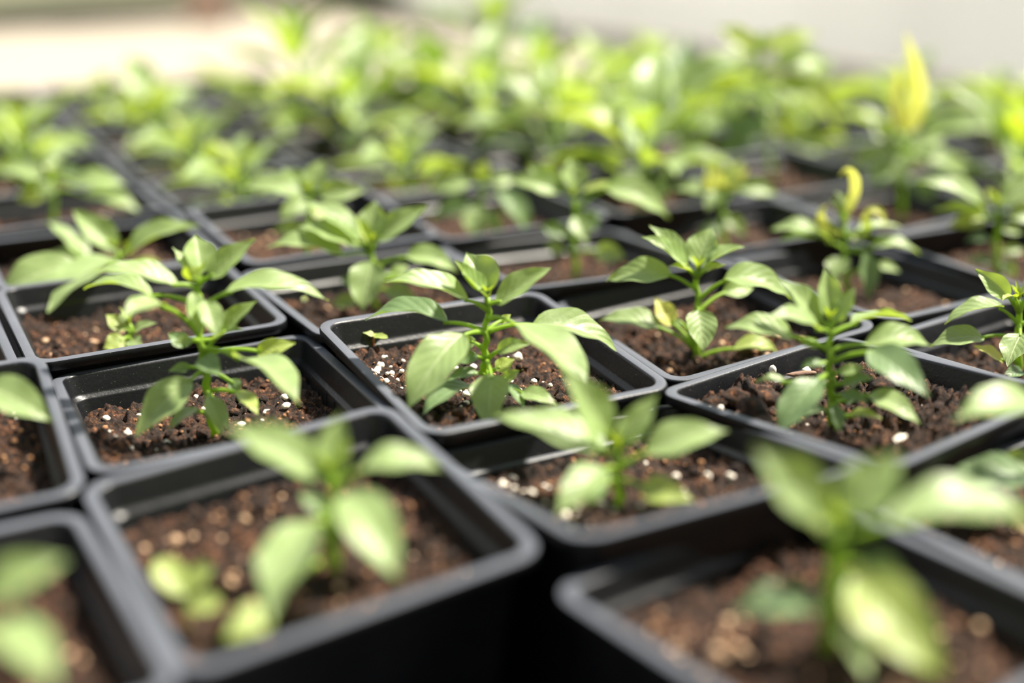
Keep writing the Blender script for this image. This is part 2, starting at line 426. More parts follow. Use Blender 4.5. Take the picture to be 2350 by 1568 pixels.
def sprout(root, org, u, v, Y, leaves, hpx, red=False):
    A = at(u, v, Y); T = at(u + 2, v - hpx, Y); rnd = random.Random(int(u))
    vs, fs = tube([A - Vector((0, 0, .02)), A.lerp(T, .5), T], [.005, .0045, .004], 6)
    st = mesh('weed_sprout', vs, fs, STEMR if red else STEM, root, org=org)
    for (cu, cv, dy, w) in leaves:
        C = at(cu, cv, Y + dy); L = (C-T).length; N = Vector((0, -.35, 1)); d = (C-T).normalized(); N = (N - d*N.dot(d)).normalized()
        vv, ff, uv = blade(T, C, N, L*w, .06, .15, rnd, 8, 4, 'round')
        mesh('leaf', vv, ff, LY, st, uv=uv, org=org)

# ---------------------------------------------------------------- setting
def quadbox(name, p0, p1, z0, z1, th, mat):
    """a straight wall panel of thickness th from p0 to p1 (pot widths)"""
    d = Vector((p1[0]-p0[0], p1[1]-p0[1], 0)).normalized(); n = Vector((d.y, -d.x, 0))*th
    vs = []
    for p in (p0, p1):
        for k in (0, 1):
            for z in (z0, z1): vs.append((p[0]+n.x*k, p[1]+n.y*k, z))
    fs = [(0, 1, 3, 2), (4, 6, 7, 5), (0, 4, 5, 1), (2, 3, 7, 6), (1, 5, 7, 3), (0, 2, 6, 4)]
    vs = [(v[0], v[1], v[2]+FL) for v in vs]
    o = mesh(name, vs, fs, mat, smooth=False); return o
def S(o): o['kind'] = 'structure'; return o
fv = [(-60, -20, -.03), (60, -20, -.03), (60, 80, -.03), (-60, 80, -.03)]
S(mesh('floor', fv, [(0, 1, 2, 3)], FLOOR, smooth=False))
def film_mat(name, c, tr, scale):
    m, N, P, OUT = newmat(name)
    t = nd(N, 'ShaderNodeTexCoord'); mp = nd(N, 'ShaderNodeMapping'); mp.inputs['Scale'].default_value = (1, 1, .12); N.links.new(t.outputs['Object'], mp.inputs[0])
    n = nd(N, 'ShaderNodeTexNoise'); n.inputs['Scale'].default_value = scale; n.inputs['Detail'].default_value = 3; N.links.new(mp.outputs[0], n.inputs['Vector'])
    N.links.new(ramp(N, n.outputs['Fac'], [(.35, tuple(x*.80 for x in c)), (.62, c)]), P.inputs['Base Color']); P.inputs['Roughness'].default_value = .5
    T = nd(N, 'ShaderNodeBsdfTranslucent'); T.inputs[0].default_value = (*tr, 1)
    M = nd(N, 'ShaderNodeMixShader'); M.inputs[0].default_value = .42
    N.links.new(P.outputs[0], M.inputs[1]); N.links.new(T.outputs[0], M.inputs[2]); N.links.new(M.outputs[0], OUT.inputs[0])
    return m
FILM = film_mat('greenhouse_film', (.84, .85, .84), (.88, .89, .88), 3.0)
FILML = film_mat('greenhouse_film_mossy', (.62, .64, .50), (.70, .74, .52), 2.2)
WA, WB, WC = (-16.0, 18.3), (-2.6, 28.3), (12.4, 10.4)
S(quadbox('wall_left', WA, WB, -FL, 3.0, -.06, FILML))
S(quadbox('wall_right', WB, WC, -FL, 3.0, -.06, FILM))
DARKW = simple('weathered_dark_board', (.045, .042, .036), .8, 9, .35)
S(quadbox('baseboard_left', (WA[0]+.12, WA[1]-.16), (WB[0]-.1, WB[1]-.25), -FL, -.56, .10, DARKW))
POSTM = simple('pinkish_timber', (.42, .30, .24), .8, 9, .25)
pp = at(478, 20, 24.2)
S(quadbox('trim_1', (pp.x-.35, pp.y-.25), (pp.x+.35, pp.y-.0), -FL, 3.0, .35, POSTM))

SHEETM = simple('added_black_sheet', (.012, .012, .013), .7, 400, .4, .0006)
def lat(i, j): return (-1.447 + .9006*i - .4701*j, 2.525 + .4798*i + .8522*j)
q4 = [lat(-8, -14), lat(16, -14), lat(16, 8.55), lat(-8, 8.55)]
mv = [(x, y, z) for z in (-.03, 0) for x, y in q4]
mo = mesh('added_dark_sheet', mv, [(3, 2, 1, 0), (4, 5, 6, 7), (0, 1, 5, 4), (1, 2, 6, 5), (2, 3, 7, 6), (3, 0, 4, 7)], SHEETM, smooth=False)  # dark sheet added over the floor so it throws less light on pot walls
mo['label'] = 'black sheet added under all the pots to keep floor light off them'; mo['category'] = 'added dark sheet'

# ---------------------------------------------------------------- the pots
GROUP = 'potted pepper seedlings standing edge to edge on the floor'
# (i,j) : x, y, turn deg, rim height, slopes deg, soil depth, grit count, grit clusters
PLACE = {
(2,1): (-0.086,4.234,29.6,0.026,-3.5,3.3), (1,2): (-1.556,4.796,28.8,0.014,-0.2,0.3), (1,1): (-1.048,3.972,26.7,-0.032,1.7,-1.8),
(0,1): (-1.901,3.407,26.5,0.025,-1.2,4.7), (1,0): (-0.579,3.009,31.0,0.009,0.7,4.1), (0,0): (-1.398,2.423,32.0,0.000,-1.7,-1.6),
(2,0): (0.384,3.408,27.7,-0.005,4.6,-9.4), (3,0): (1.206,3.916,37.9,0.015,2.9,-4.0), (3,1): (0.826,4.862,26.2,-0.030,3.3,3.2),
(3,2): (0.278,5.634,25.9,-0.011,1.0,-4.3), (2,3): (-1.020,5.980,30.9,0.059,-1.1,2.4), (2,-1): (0.790,2.612,37.5,-0.020,0.4,-3.2),
(3,-1): (1.712,3.148,31.6,-0.055,2.2,-2.0), (4,0): (2.104,4.437,36.9,-0.006,1.1,-2.7), (4,1): (1.640,5.390,37.2,-0.028,-3.1,-1.7),
(4,2): (1.124,6.206,14.4,-0.021,7.4,-3.2), (5,1): (2.500,5.860,31.4,-0.012,0.8,1.5), (2,2): (-0.565,5.110,30.7,0.001,-0.4,-0.7),
(1,3): (-2.020,5.680,29.5,0.020,0.6,1.4), (0,2): (-2.405,4.220,29.0,-0.000,-0.0,0.0)}
def lat(i, j): return (-1.447 + .9006*i - .4701*j, 2.525 + .4798*i + .8522*j)
SOILD = {(2,1): .15, (3,0): .125, (2,0): .14, (2,-1): .15}
GRIT = {(2,1): (70, [(-.30, .26, .05), (-.02, .05, .10), (.0, .0, .14)]), (2,0): (80, [(-.28, .22, .07), (-.2, .0, .08)]), (1,2): (26, [(.0, .1, .1)]),
        (1,0): (46, [(-.1, .15, .16)]), (2,-1): (50, [(-.2, .2, .09)]), (3,0): (22, [(-.3, .1, .1)]), (1,1): (34, []), (2,2): (50, [(-.15, -.2, .1)])}
LABEL = {
(2,1): 'sharp pepper seedling at the centre, tiny red-stemmed sprout and white perlite in its pot',
(1,2): 'pot with a tiny seedling of rounded pale leaves, behind the tall bushy left seedling',
(1,1): 'tall bushy pepper seedling at left, white grain on its long right leaf',
(0,1): 'pot cut by the left edge, one pale leaf tip over its rim',
(1,0): 'large blurred foreground seedling, lower left, with yellow-green weed sprouts beside its stem',
(0,0): 'very blurred seedling in the pot filling the bottom left corner',
(2,0): 'blurred seedling directly in front of the sharp central one, perlite at its left',
(3,0): 'slender upright seedling with many small stem leaves, its pot full of chunky dark clods',
(3,1): 'seedling behind the central pot, one short leaf hanging straight down its stem, yellow leaf below',
(3,2): 'blurred seedling behind the central pot, a long pale leaf reaching to its right',
(2,3): 'blurred seedling of wide pale leaves, behind the seedling with the broad folded hanging leaf',
(2,-1): 'largest very blurred seedling, foreground at lower right, beside the dark gap',
(3,-1): 'mostly hidden pot at the lower right edge with a blurred dark green leaf',
(4,0): 'seedling at the right edge with a heart-shaped hanging leaf and a yellow leaf below',
(4,1): 'seedling with curled yellow top leaves and a hooked yellow shoot, deep pot',
(4,2): 'blurred seedling with a crinkled yellowish crown, left of the hooked yellow shoot',
(5,1): 'blurred bright green seedling of pointed leaves at the right edge, right of the hooked shoot',
(2,2): 'seedling with a broad folded pale leaf hanging before its stem, left behind the central pot',
(1,3): 'seedling whose broad leaves reach over the left edge, behind the tiny rounded seedling',
(0,2): 'pot showing only a strip of rim at the left edge of the photo',
(5,2): 'blurred seedling with the tall upright pale yellow leaf, upper right',
(5,3): 'tall blurred seedling with an arching lime leaf, left of the tall yellow leaf',
(3,3): 'blurred seedling with bright yellow-green crown and drooping dark leaves, upper centre',
(1,4): 'blurred seedling with arching pale leaves, upper left beside the grey line of rims',
}
PLANT = {
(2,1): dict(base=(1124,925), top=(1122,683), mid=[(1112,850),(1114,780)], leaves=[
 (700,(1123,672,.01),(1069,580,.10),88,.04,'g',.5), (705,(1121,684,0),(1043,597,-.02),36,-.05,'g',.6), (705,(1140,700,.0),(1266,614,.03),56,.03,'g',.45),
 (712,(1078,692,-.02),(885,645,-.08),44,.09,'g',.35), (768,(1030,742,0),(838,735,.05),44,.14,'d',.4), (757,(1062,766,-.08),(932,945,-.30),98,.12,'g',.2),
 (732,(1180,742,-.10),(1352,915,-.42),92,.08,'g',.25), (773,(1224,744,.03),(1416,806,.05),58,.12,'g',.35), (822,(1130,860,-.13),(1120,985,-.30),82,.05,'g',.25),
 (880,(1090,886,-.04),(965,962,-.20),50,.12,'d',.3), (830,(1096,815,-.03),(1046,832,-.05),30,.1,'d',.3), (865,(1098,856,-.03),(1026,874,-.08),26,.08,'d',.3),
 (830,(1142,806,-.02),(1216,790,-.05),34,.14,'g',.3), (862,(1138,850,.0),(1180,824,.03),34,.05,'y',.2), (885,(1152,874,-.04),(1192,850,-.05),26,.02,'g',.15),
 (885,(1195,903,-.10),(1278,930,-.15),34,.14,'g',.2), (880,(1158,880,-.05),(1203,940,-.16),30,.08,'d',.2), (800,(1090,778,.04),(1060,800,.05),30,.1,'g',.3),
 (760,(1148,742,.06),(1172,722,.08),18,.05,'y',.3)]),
(1,3): dict(base=(282,705), top=(268,575), leaves=[
 (590,(268,578,0),(168,484,.12),68,.05,'g',.45), (600,(298,582,0),(458,520,.05),44,.10,'g',.45), (620,(180,607,-.12),(-14,686,-.25),74,.12,'g',.2),
 (615,(262,592,-.10),(110,718,-.45),70,.10,'g',.2), (620,(198,606,.2),(102,505,.35),36,.05,'g',.3), (630,(300,612,.1),(385,622,.15),34,.15,'y',.3),
 (625,(200,600,.2),(110,585,.25),40,.1,'g',.3), (640,(235,600,.1),(190,640,.1),30,.1,'y',.3), (600,(288,575,.05),(312,545,.06),18,.02,'y',.5)]),
(1,2): dict(base=(300,800), top=(298,745), r=.014, leaves=[
 (765,(288,758,0),(243,722,.02),36,.05,'y',.15), (785,(286,778,-.03),(238,800,-.08),44,.04,'y',.12), (785,(296,780,-.03),(326,792,-.08),34,.04,'g',.15),
 (765,(304,765,0),(360,742,.0),20,.1,'g',.3)]),
(1,1): dict(base=(492,1000), top=(455,640), mid=[(478,900),(462,800),(455,700)], leaves=[
 (650,(463,628,.02),(448,539,.12),72,.03,'g',.45), (655,(482,640,.0),(586,549,.05),54,.03,'g',.45), (650,(440,652,.04),(396,568,.10),26,.05,'g',.4),
 (665,(410,658,-.03),(212,622,-.10),40,.08,'g',.35), (705,(350,682,.02),(192,664,.05),36,.14,'g',.35), (770,(378,700,-.12),(276,735,-.30),50,.10,'g',.3),
 (715,(520,668,-.02),(754,690,.05),42,.12,'g',.35), (815,(510,768,.02),(592,690,.05),42,.05,'g',.45), (700,(470,690,-.05),(498,775,-.14),52,.05,'g',.3),
 (690,(442,670,-.04),(460,768,-.10),40,.04,'g',.3), (812,(542,822,-.08),(686,930,-.35),88,.10,'g',.25), (825,(590,812,.03),(678,788,.05),42,.12,'y',.3),
 (850,(440,872,-.06),(312,1003,-.22),74,.10,'g',.25), (850,(438,842,0),(388,852,-.02),22,.1,'d',.3), (905,(545,898,-.03),(592,952,-.12),36,.08,'y',.2),
 (950,(452,938,-.05),(388,988,-.15),30,.12,'g',.2), (900,(480,908,-.08),(508,1000,-.18),30,.05,'g',.3), (790,(430,795,.03),(386,765,.05),36,.06,'d',.3),
 (835,(462,822,-.06),(505,862,-.14),48,.06,'d',.2), (795,(484,785,.02),(562,758,.0),20,.1,'g',.4), (860,(530,870,.02),(548,905,.0),30,.05,'d',.3),
 (780,(440,780,-.04),(400,790,-.08),24,.08,'g',.3), (960,(500,940,-.02),(522,985,-.06),26,.05,'d',.3), (650,(448,648,-.04),(425,612,-.07),40,.03,'y',.5)]),
(1,0): dict(base=(768,1320), top=(758,1085), leaves=[
 (1100,(735,1098,0),(520,982,.05),92,.06,'g',.4), (1095,(762,1088,.02),(782,950,.10),80,.03,'g',.5), (1130,(830,1075,.0),(1018,1078,.05),58,.12,'g',.3),
 (1190,(795,1135,-.08),(915,1335,-.30),118,.10,'g',.25), (1200,(715,1195,-.10),(618,1425,-.40),74,.08,'g',.25), (1250,(735,1240,-.04),(610,1262,-.10),42,.12,'d',.3),
 (1190,(745,1180,.05),(690,1130,.1),44,.06,'d',.3), (1300,(620,1400,-.35),(515,1470,-.45),64,.06,'y',.2), (1250,(800,1180,-.1),(870,1300,-.2),60,.08,'g',.2), (1110,(780,1080,.03),(800,1020,.1),30,.02,'y',.4)]),
(2,0): dict(base=(1418,1165), top=(1418,1035), leaves=[
 (1050,(1375,1040,0),(1136,955,.04),72,.06,'g',.3), (1045,(1398,1000,.02),(1292,845,.05),82,.04,'g',.3), (1045,(1432,1020,.02),(1508,905,.08),66,.03,'g',.4),
 (1065,(1480,1040,0),(1672,990,.03),76,.08,'g',.3), (1080,(1385,1075,-.05),(1275,1185,-.22),80,.10,'g',.25), (1110,(1470,1120,-.04),(1592,1150,-.12),60,.12,'y',.2),
 (1050,(1390,1030,.03),(1245,980,.12),44,.06,'g',.3), (1110,(1385,1110,-.05),(1345,1165,-.12),40,.08,'d',.3), (1050,(1428,1030,.02),(1450,975,.05),34,.02,'y',.5)]),
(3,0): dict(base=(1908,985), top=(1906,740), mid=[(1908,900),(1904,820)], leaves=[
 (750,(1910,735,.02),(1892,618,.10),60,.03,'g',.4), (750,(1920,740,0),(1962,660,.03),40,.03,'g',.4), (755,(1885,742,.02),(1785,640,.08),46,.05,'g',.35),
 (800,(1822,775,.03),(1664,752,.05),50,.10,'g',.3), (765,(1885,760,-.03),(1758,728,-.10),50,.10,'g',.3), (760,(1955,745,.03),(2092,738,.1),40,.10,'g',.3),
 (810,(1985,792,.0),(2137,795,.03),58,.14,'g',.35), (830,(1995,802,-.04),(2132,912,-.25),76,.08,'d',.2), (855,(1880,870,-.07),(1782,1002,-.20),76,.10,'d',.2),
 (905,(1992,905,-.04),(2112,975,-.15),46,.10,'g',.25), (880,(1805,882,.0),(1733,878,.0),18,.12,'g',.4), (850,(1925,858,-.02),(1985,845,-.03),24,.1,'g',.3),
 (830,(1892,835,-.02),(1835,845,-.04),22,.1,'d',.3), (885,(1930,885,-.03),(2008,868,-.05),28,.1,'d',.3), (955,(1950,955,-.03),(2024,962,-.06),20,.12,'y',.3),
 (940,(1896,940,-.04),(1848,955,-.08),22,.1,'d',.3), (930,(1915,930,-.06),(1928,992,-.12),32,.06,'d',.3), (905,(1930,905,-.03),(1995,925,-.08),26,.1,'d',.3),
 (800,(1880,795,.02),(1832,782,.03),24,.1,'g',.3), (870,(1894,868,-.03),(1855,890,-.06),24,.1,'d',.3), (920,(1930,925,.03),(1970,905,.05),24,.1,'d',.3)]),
(3,1): dict(base=(1596,822), top=(1598,622), mid=[(1602,720)], leaves=[
 (632,(1575,610,.02),(1490,517,.12),46,.03,'g',.45), (634,(1572,613,0),(1473,544,.03),36,.08,'g',.45), (630,(1598,610,.03),(1634,522,.12),74,.02,'g',.35),
 (634,(1614,612,.0),(1710,566,.03),28,.06,'g',.5), (640,(1610,625,-.02),(1666,608,-.04),18,.02,'y',.5), (640,(1588,622,-.02),(1536,610,-.04),14,.02,'y',.5),
 (668,(1540,630,0),(1392,645,.03),56,.12,'g',.3), (682,(1660,640,0),(1818,690,.03),58,.14,'g',.35), (712,(1658,672,.08),(1728,662,.15),44,.12,'g',.3),
 (708,(1602,712,-.10),(1614,808,-.22),70,.04,'g',.3), (800,(1518,752,.02),(1376,735,.05),46,.10,'g',.25), (800,(1545,748,.04),(1503,684,.10),46,.04,'v',.3),
 (822,(1685,800,0),(1788,812,.03),38,.16,'y',.35), (735,(1612,708,.02),(1620,696,.03),10,.02,'y',.3), (790,(1552,745,.02),(1562,735,.03),22,.05,'g',.3)]),
(3,2): dict(base=(1320,640), top=(1318,452), leaves=[
 (460,(1285,442,0),(1165,412,.03),48,.10,'g',.35), (455,(1318,436,.02),(1310,362,.10),60,.02,'g',.4), (458,(1292,436,.02),(1208,378,.10),46,.04,'g',.4),
 (475,(1385,430,0),(1534,502,.0),58,.14,'g',.35), (460,(1340,440,0),(1434,428,.03),16,.06,'y',.4), (500,(1318,498,-.06),(1348,560,-.15),44,.05,'g',.3),
 (590,(1368,578,-.03),(1436,592,-.06),48,.14,'g',.3), (540,(1300,540,.03),(1240,518,.05),36,.10,'d',.3), (520,(1342,520,.04),(1375,490,.05),52,.06,'d',.3), (580,(1290,580,.0),(1250,560,.0),30,.1,'g',.3)]),
(2,2): dict(base=(862,715), top=(852,560), mid=[(860,640)], leaves=[
 (570,(868,552,.02),(982,474,.06),54,.05,'g',.4), (575,(825,552,.02),(695,462,.10),46,.06,'g',.35), (578,(822,566,0),(682,520,.0),50,.12,'g',.3),
 (590,(792,590,-.03),(612,568,-.06),42,.12,'g',.35), (595,(856,600,-.08),(832,716,-.22),84,.04,'g',.35), (612,(930,588,.0),(1050,626,.0),46,.16,'g',.35),
 (570,(848,562,.0),(816,498,.0),28,.03,'y',.5), (565,(850,552,.05),(862,462,.14),72,.02,'g',.3), (650,(975,645,.03),(1048,652,.03),32,.14,'g',.3),
 (665,(885,665,-.02),(962,690,-.06),40,.10,'g',.25), (660,(842,662,.0),(780,640,.03),34,.1,'d',.3), (690,(820,690,.0),(760,700,-.03),36,.1,'g',.3), (640,(900,640,.05),(935,610,.1),36,.1,'g',.3)]),
(2,3): dict(base=(702,600), top=(712,445), leaves=[
 (455,(700,445,0),(552,432,.0),48,.12,'g',.3), (455,(728,445,0),(838,438,.03),50,.10,'g',.3), (450,(714,438,.02),(742,366,.1),54,.03,'g',.4),
 (450,(700,440,.02),(650,385,.1),46,.05,'g',.35), (470,(705,460,-.05),(640,500,-.15),46,.1,'g',.3), (470,(725,470,-.03),(770,520,-.1),46,.1,'y',.3), (520,(690,520,0),(630,530,0),36,.1,'g',.3)]),
(2,-1): dict(base=(1900,1500), top=(1925,1205), r=.024, leaves=[
 (1220,(1900,1190,0),(1732,1028,.05),112,.05,'g',.3), (1215,(1945,1190,.02),(2065,1040,.08),128,.03,'g',.35), (1240,(2040,1205,0),(2405,1225,.03),108,.14,'g',.3),
 (1340,(1955,1325,-.06),(2165,1560,-.28),150,.10,'y',.25), (1400,(1880,1395,-.02),(1680,1410,-.05),78,.14,'d',.3), (1290,(1985,1290,0),(2070,1310,0),50,.1,'d',.3),
 (1260,(1900,1240,.0),(1860,1180,.1),40,.05,'y',.4), (1440,(1930,1440,-.05),(1990,1560,-.2),60,.08,'g',.3)]),
(3,-1): dict(base=(2415,1180), top=(2420,945), leaves=[
 (960,(2390,935,-.05),(2188,965,-.15),92,.12,'g',.25), (1080,(2370,1100,0),(2150,1120,.0),84,.12,'d',.3), (960,(2440,940,0),(2560,900,0),70,.1,'g',.3), (955,(2420,930,.03),(2380,830,.1),70,.03,'g',.4), (1100,(2390,1080,.1),(2280,1050,.15),60,.1,'g',.3)]),
(4,0): dict(base=(2335,865), top=(2338,690), leaves=[
 (700,(2315,685,.0),(2238,618,.05),46,.08,'g',.35), (730,(2305,705,0),(2168,745,.0),34,.12,'g',.35), (780,(2258,775,-.03),(2134,795,-.05),48,.12,'g',.25),
 (745,(2345,765,-.10),(2312,842,-.22),62,.04,'g',.25), (840,(2302,832,-.03),(2234,795,-.03),26,.06,'v',.25), (700,(2350,680,0),(2420,620,.05),50,.05,'g',.4),
 (700,(2335,682,-.03),(2300,690,-.08),16,.1,'y',.3), (740,(2370,730,0),(2460,760,0),50,.12,'g',.3), (850,(2345,850,-.05),(2300,870,-.1),30,.1,'d',.3)]),
(4,1): dict(base=(1945,690), top=(1938,520), leaves=[
 (545,(1882,535,0),(1768,528,.03),32,.10,'g',.3), (555,(1880,545,-.02),(1786,556,-.03),24,.08,'g',.3),
 (575,(1900,560,-.03),(1850,520,-.1),26,.06,'g',.3), (570,(1995,570,.0),(2112,584,.0),30,.14,'g',.35), (575,(1985,575,-.03),(1992,692,-.10),42,.03,'d',.3),
 (580,(1932,592,-.04),(1915,644,-.12),52,.06,'g',.3), (540,(1970,528,.02),(2068,522,.05),24,.06,'g',.3), 
 (530,(1930,500,.02),(1905,455,.03),20,.1,'g',.6),
 (530,(1940,500,.02),(1915,440,.05),16,.15,'g',.5), (540,(1910,520,0),(1880,510,-.03),24,-.1,'v',.6), (640,(2010,610,.05),(2065,625,.05),22,.1,'g',.3), (650,(1925,640,-.03),(1890,670,-.1),30,.1,'y',.3)]),
(4,2): dict(base=(1662,590), top=(1655,440), leaves=[
 (450,(1638,442,0),(1545,436,.03),30,.1,'g',.3), (450,(1690,430,.0),(1784,446,.0),40,.12,'g',.3), (450,(1645,440,-.05),(1622,485,-.12),34,.05,'g',.3),
 (445,(1665,428,.02),(1705,368,.08),40,.04,'y',.4), (445,(1648,428,.02),(1622,372,.08),34,.04,'y',.4), (445,(1655,430,0),(1640,395,.0),22,.1,'v',.5), (500,(1670,500,0),(1710,540,-.05),36,.1,'g',.3),
 (520,(1650,520,0),(1600,545,-.05),34,.1,'d',.3), ]),
(5,1): dict(base=(2285,640), top=(2290,480), leaves=[
 (490,(2262,482,.0),(2106,418,.05),40,.10,'g',.35), (495,(2262,495,-.02),(2140,484,-.02),26,.06,'y',.35), (490,(2300,475,.0),(2375,400,.08),60,.04,'g',.4),
 (500,(2262,500,.03),(2175,522,.0),44,.1,'y',.3), (500,(2310,495,0),(2400,500,0),40,.12,'g',.3), (520,(2300,525,0),(2345,535,0),22,.1,'g',.3), (545,(2272,550,0),(2215,555,-.03),24,.1,'d',.3),
 (575,(2300,575,0),(2350,575,0),26,.1,'g',.3), (480,(2285,470,.0),(2265,430,.05),24,.03,'y',.5), (600,(2275,600,0),(2215,600,0),26,.1,'d',.3), (600,(2300,600,-.05),(2330,640,-.1),32,.1,'g',.3)]),
(5,2): dict(base=(2072,470), top=(2076,320), leaves=[
 (335,(2052,325,0),(1998,275,.08),46,.04,'g',.35), (345,(2050,350,-.03),(1950,385,-.05),52,.12,'g',.3),
 (350,(2076,358,-.06),(2058,425,-.15),56,.06,'g',.3), (345,(2105,350,0),(2215,415,.0),44,.12,'g',.3), (335,(2092,335,0),(2168,318,.03),34,.06,'g',.3), (390,(2050,400,.03),(1985,410,.05),44,.1,'d',.3), (400,(2100,410,0),(2140,460,-.05),50,.1,'d',.3)]),
(5,3): dict(base=(1775,400), top=(1742,125), leaves=[
 (135,(1735,118,0),(1645,62,.05),46,.08,'y',.35), (135,(1755,118,0),(1880,80,.05),44,.06,'y',.35), (160,(1700,140,0),(1540,240,-.05),62,.12,'g',.3),
 (210,(1700,200,-.03),(1650,290,-.15),58,.08,'g',.3), (250,(1725,260,-.05),(1690,350,-.15),84,.08,'d',.25),
 (150,(1775,140,.03),(1905,150,.1),56,.12,'g',.3), (230,(1790,250,-.05),(1800,320,-.1),56,.1,'y',.3), (300,(1800,300,0),(1900,350,-.05),60,.12,'g',.3), (300,(1740,310,0),(1640,360,-.05),60,.12,'d',.3),
 (200,(1780,190,.1),(1860,220,.2),60,.1,'g',.3), (130,(1745,115,0),(1750,70,.05),36,.03,'g',.5)]),
(3,3): dict(base=(1100,560), top=(1105,420), leaves=[
 (430,(1080,420,0),(982,436,.0),42,.10,'g',.3), (440,(1140,440,0),(1215,545,-.05),48,.16,'d',.35), (425,(1106,412,.02),(1112,366,.05),42,.02,'y',.45),
 (480,(1095,475,-.05),(1090,548,-.15),56,.06,'g',.3), (470,(1082,468,0),(990,500,.0),42,.12,'d',.3), (430,(1128,420,.02),(1180,410,.1),36,.08,'g',.3), (500,(1115,490,-.03),(1150,540,-.1),44,.1,'g',.3)]),
(1,4): dict(base=(128,560), top=(122,410), leaves=[
 (420,(102,412,0),(-5,388,.03),40,.10,'g',.3), (425,(165,425,0),(292,428,.03),42,.16,'g',.3), (440,(190,448,0),(325,492,-.03),44,.12,'g',.3), (420,(120,420,-.05),(95,460,-.1),40,.06,'g',.3),
 (430,(110,440,0),(40,460,0),40,.1,'y',.3), (418,(122,405,.02),(130,360,.1),40,.03,'g',.4)]),
(0,1): dict(base=(-110,1060), top=(-105,850), leaves=[
 (880,(-30,885,0),(120,968,-.08),88,.10,'g',.25), (860,(-120,840,.03),(-160,740,.1),80,.05,'g',.35), (900,(-150,900,0),(-260,930,0),70,.1,'g',.3), (950,(-90,960,-.05),(-40,1060,-.15),60,.1,'g',.3)]),
(0,0): dict(base=(-90,1640), top=(-80,1380), leaves=[
 (1400,(-40,1370,0),(155,1285,.05),86,.10,'g',.3), (1450,(-30,1440,-.05),(130,1580,-.22),96,.10,'g',.25), (1400,(-110,1360,0),(-250,1330,0),80,.1,'g',.3), (1380,(-80,1360,.05),(-60,1230,.12),80,.03,'g',.4)]),
}
soil_cache = {}
cells = list(PLACE)
for i in range(0, 10):
    for j in range(-1, 10):
        if (i, j) in PLACE: continue
        x, y = lat(i, j)
        d = Vector((x, y, -CH)); dep = y*cos(PITCH) + CH*sin(PITCH); u = W/2 + FPX*x/dep; v = pv(Vector((x, y, 0)))
        if -170 < u < 2480 and 184 < v < 1500 and j <= 8: cells.append((i, j))
ORD = ['', 'first', 'second', 'third', 'fourth', 'fifth', 'sixth', 'seventh', 'eighth', 'ninth']
protos = {}
TALL = [(3, 6), (5, 7)]
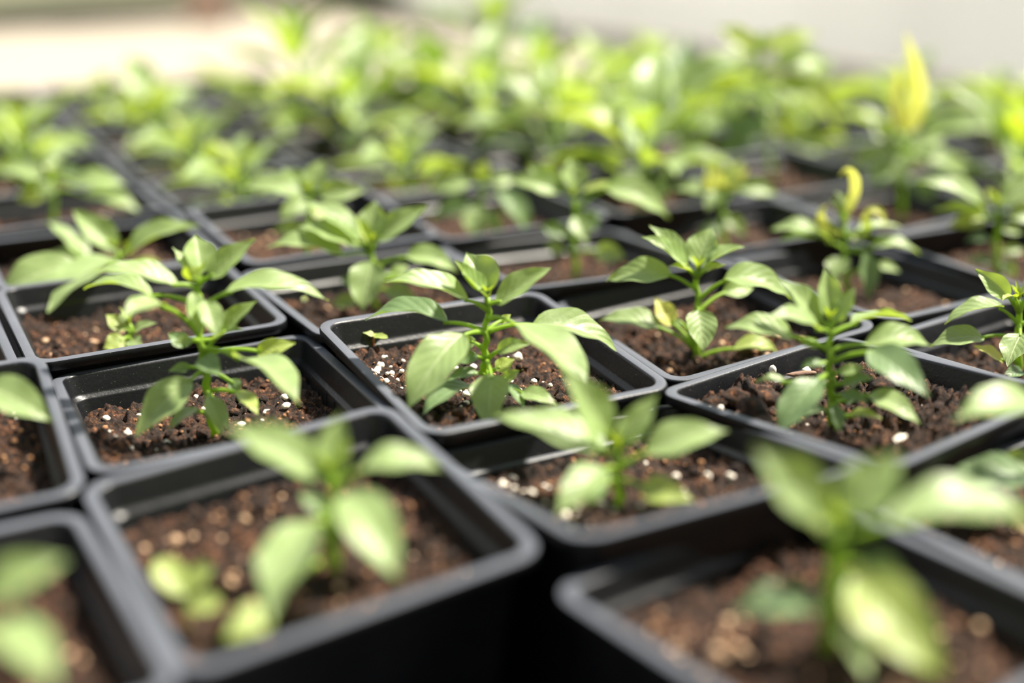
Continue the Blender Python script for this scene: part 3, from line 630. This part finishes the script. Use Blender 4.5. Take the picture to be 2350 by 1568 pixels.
for (i, j) in cells:
    rnd = random.Random(i*31 + j*7 + 5)
    if (i, j) in PLACE: x, y, th, z, tx, ty = PLACE[(i, j)]
    else:
        x, y = lat(i, j); x += rnd.uniform(-.012, .012); y += rnd.uniform(-.012, .012); th, z, tx, ty = 29.5 + rnd.uniform(-1.5, 1.5), 0, 0, 0
    near = (i, j) in PLANT or (i, j) in PLACE
    if not near:
        key = rnd.randrange(3) if (i + j*.5 < 5.2 or i < 2 or i >= 6) else 3 + rnd.randrange(3)
        if (i, j) in TALL: key = 6
        if (j >= 7 and i <= 3): key = 7
        if key in protos:                                   # copy the thing and each of its parts
            src = protos[key]; root = src.copy(); COL.objects.link(root)
            for ch in src.children:
                c = ch.copy(); COL.objects.link(c); c.parent = root
                for g in ch.children: d = g.copy(); COL.objects.link(d); d.parent = c
        else:
            root = thing('potted_pepper_seedling', '', 'potted plant', (0, 0, 0), 0, GROUP); protos[key] = root
            v, f = pot_mesh(0, 0, 0, 0); pm = mesh('pot', [(a*.966, b*.966, c+FL) for a, b, c in v], f, POT, root, sharp=R(50))
            dep = .17 + .02*(key % 3)
            v, f = soil_mesh(0, 0, 0, 0, key+40, dep, 40); sm = mesh('potting_soil', [(a*.966, b*.966, c+FL) for a, b, c in v], f, SOIL, root)
            v, f = grit(0, 0, 0, 0, key+40, dep, 34, [(-.2, .1, .12)], rnd, (.008, .022)); g = mesh('perlite', [(a, b, c+FL) for a, b, c in v], f, PERLO, sm); g['kind'] = 'stuff'
            auto_plant(root, [.34, .40, .30, .44, .52, .48, .74, .16][key], random.Random(key*11+3), FL - dep, [5, 5, 4, 6, 6, 6, 7, 4][key], [.40, .44, .38, .48, .46, .52, .50, .28][key])
        root.location = (x*U, y*U, 0); root.rotation_euler = (0, 0, R(th) + rnd.randrange(4)*pi/2)
        a = i - 2; b = j - 1
        CARD = ['no', 'one', 'two', 'three', 'four', 'five', 'six', 'seven', 'eight', 'nine']
        look = ['small blurred', 'small blurred', 'low blurred', 'leafy blurred', 'tall blurred', 'leafy blurred', 'very tall blurred', 'tiny far'][key]
        root['label'] = '%s seedling, %s pots back and %s %s from the sharp central one' % (look, CARD[max(b, 0)], CARD[abs(a)], 'right' if a >= 0 else 'left')
        continue
    org = (x, y, -FL)
    root = thing('potted_pepper_seedling', LABEL.get((i, j), ''), 'potted plant', (x*U, y*U, 0), 0, GROUP)
    if not root['label']: root['label'] = 'blurred green seedling in black pot, line %s from the left' % ORD[i+1]
    TH, TX, TY = R(th), math.tan(R(tx)), math.tan(R(ty)); dep = SOILD.get((i, j), .17); seed = i*3 + j*5 + 1
    v, f = pot_mesh(TH, z, TX, TY); rv, rf = rib_mesh(TH, z, TX, TY); f = f + [tuple(len(v)+k for k in q) for q in rf]; v = v + rv; pm = mesh('pot', [(a, b, c+FL) for a, b, c in v], f, POT, root, sharp=R(50))
    big = y < 5.3
    v, f = soil_mesh(TH, z, TX, TY, seed, dep, 130 if big else 60, 1.5 if (i, j) == (3, 0) else 1); sm = mesh('potting_soil', [(a, b, c+FL) for a, b, c in v], f, SOIL, root)
    gn, gc = GRIT.get((i, j), (30, []))
    v, f = grit(TH, z, TX, TY, seed, dep, gn, gc, rnd); g = mesh('perlite', [(a, b, c+FL) for a, b, c in v], f, PERL if (i, j) in ((2,1), (2,0), (3,0), (1,1), (0,1)) else PERLO, sm); g['kind'] = 'stuff'
    v, f = grit(TH, z, TX, TY, seed, dep, 160 if big else 60, [], rnd, (.008, .026), .1); g = mesh('soil_crumb', [(a, b, c+FL) for a, b, c in v], f, SOIL, sm); g['kind'] = 'stuff'
    v, f = grit(TH, z, TX, TY, seed, dep, 90, [], rnd, (.004, .012), .3); g = mesh('coir_crumb', [(a, b, c+FL) for a, b, c in v], f, CRUMB, sm); g['kind'] = 'stuff'
    if (i, j) == (3, 0):                                    # chunky bark lumps and pieces on this pot's soil
        for (lu, lv, r, sq, mt, nm) in [(1690,915,.050,(1.1,.9,.8),SOIL,'soil_clod'),(1725,945,.060,(1,1,.8),SOIL,'soil_clod'),(1640,925,.034,(1.6,.9,.7),SOIL,'soil_clod'),(1760,915,.040,(1,1,.8),SOIL,'soil_clod'),
              (1745,895,.030,(1.6,1,.7),SOIL,'soil_clod'),(2035,880,.055,(1.5,.7,.6),SOIL,'soil_clod'),(1985,855,.045,(1.3,.8,.8),SOIL,'soil_clod'),(1740,965,.040,(1.5,.8,.6),SOIL,'soil_clod'),
              (1773,850,.017,(.8,1,1.2),PERL,'perlite_grain'),(1850,850,.016,(1.2,1,.9),PERL,'perlite_grain'),(1625,943,.020,(1.2,1,.9),PERL,'perlite_grain'),(1652,945,.015,(.7,1,1.6),PERL,'perlite_grain'),(1694,955,.012,(1,1,1.2),PERL,'perlite_grain'),
              (2058,1012,.030,(2.2,.6,.35),PERL,'perlite_grain'),(1815,1000,.018,(1,1,.8),PERL,'perlite_grain'),(1840,858,.014,(4.5,.7,.8),BARK,'bark_piece'),(1772,975,.010,(.6,.6,3),BARK,'bark_piece')]:
            p = onz(lu, lv, z - dep + .045 + r*.5); vs, fs = [], []; lump(vs, fs, p, r, rnd, sq, .8 if mt is SOIL else .4); mesh(nm, vs, fs, mt, sm, org=org)
    if (i, j) == (2, 1):
        for (lu, lv, r) in [(873,796,.024),(847,806,.014),(884,810,.012),(902,806,.014),(942,802,.016),(823,804,.010),(835,822,.009),(896,838,.008),(1188,820,.020),(1046,846,.011),(1225,875,.011),(860,828,.010)]:
            p = onz(lu, lv, z - dep + .03 + r*.5 ); vs, fs = [], []; lump(vs, fs, p, r, rnd, (1, 1, .9), .45); mesh('perlite_grain', vs, fs, PERL, sm, org=org)
        Y = onz(856, 812, z-dep+.03).y - .06
        sprout(root, org, 856, 812, Y, [(830,757,.02,.45), (890,776,-.02,.45), (873,763,.06,.6)], 40, True)
    if (i, j) == (1, 0):
        Y = onz(425, 1395, z-dep).y
        sprout(root, org, 425, 1410, Y, [(358,1285,.05,.6), (485,1292,.05,.6)], 45)
        sprout(root, org, 430, 1440, Y-.1, [(505,1392,-.05,.55)], 50)
    zb = z - dep + .01
    if (i, j) in PLANT:
        q = PLANT[(i, j)]; vis_base = (i, j) not in ()
        Y = onz(q['base'][0], q['base'][1], zb).y
        Y = max(y - .25, min(y + .25, Y))
        hand_plant(root, org, q['base'], q['top'], q['leaves'], rnd, zb, Y, q.get('r', .0155), q.get('mid'))
        for pts, wp, mt in RIB.get((i, j), []): ribbon(root, org, pts, Y, wp, MATS[mt], rnd)
        if (i, j) == (1, 1):
            p = at(699, 687, Y + .04); vs, fs = [], []; lump(vs, fs, p, .013, rnd); mesh('white_grain', vs, fs, PERL, root, org=org)
    else: 
        auto_plant(root, .26, rnd, FL + zb, 4, .24)
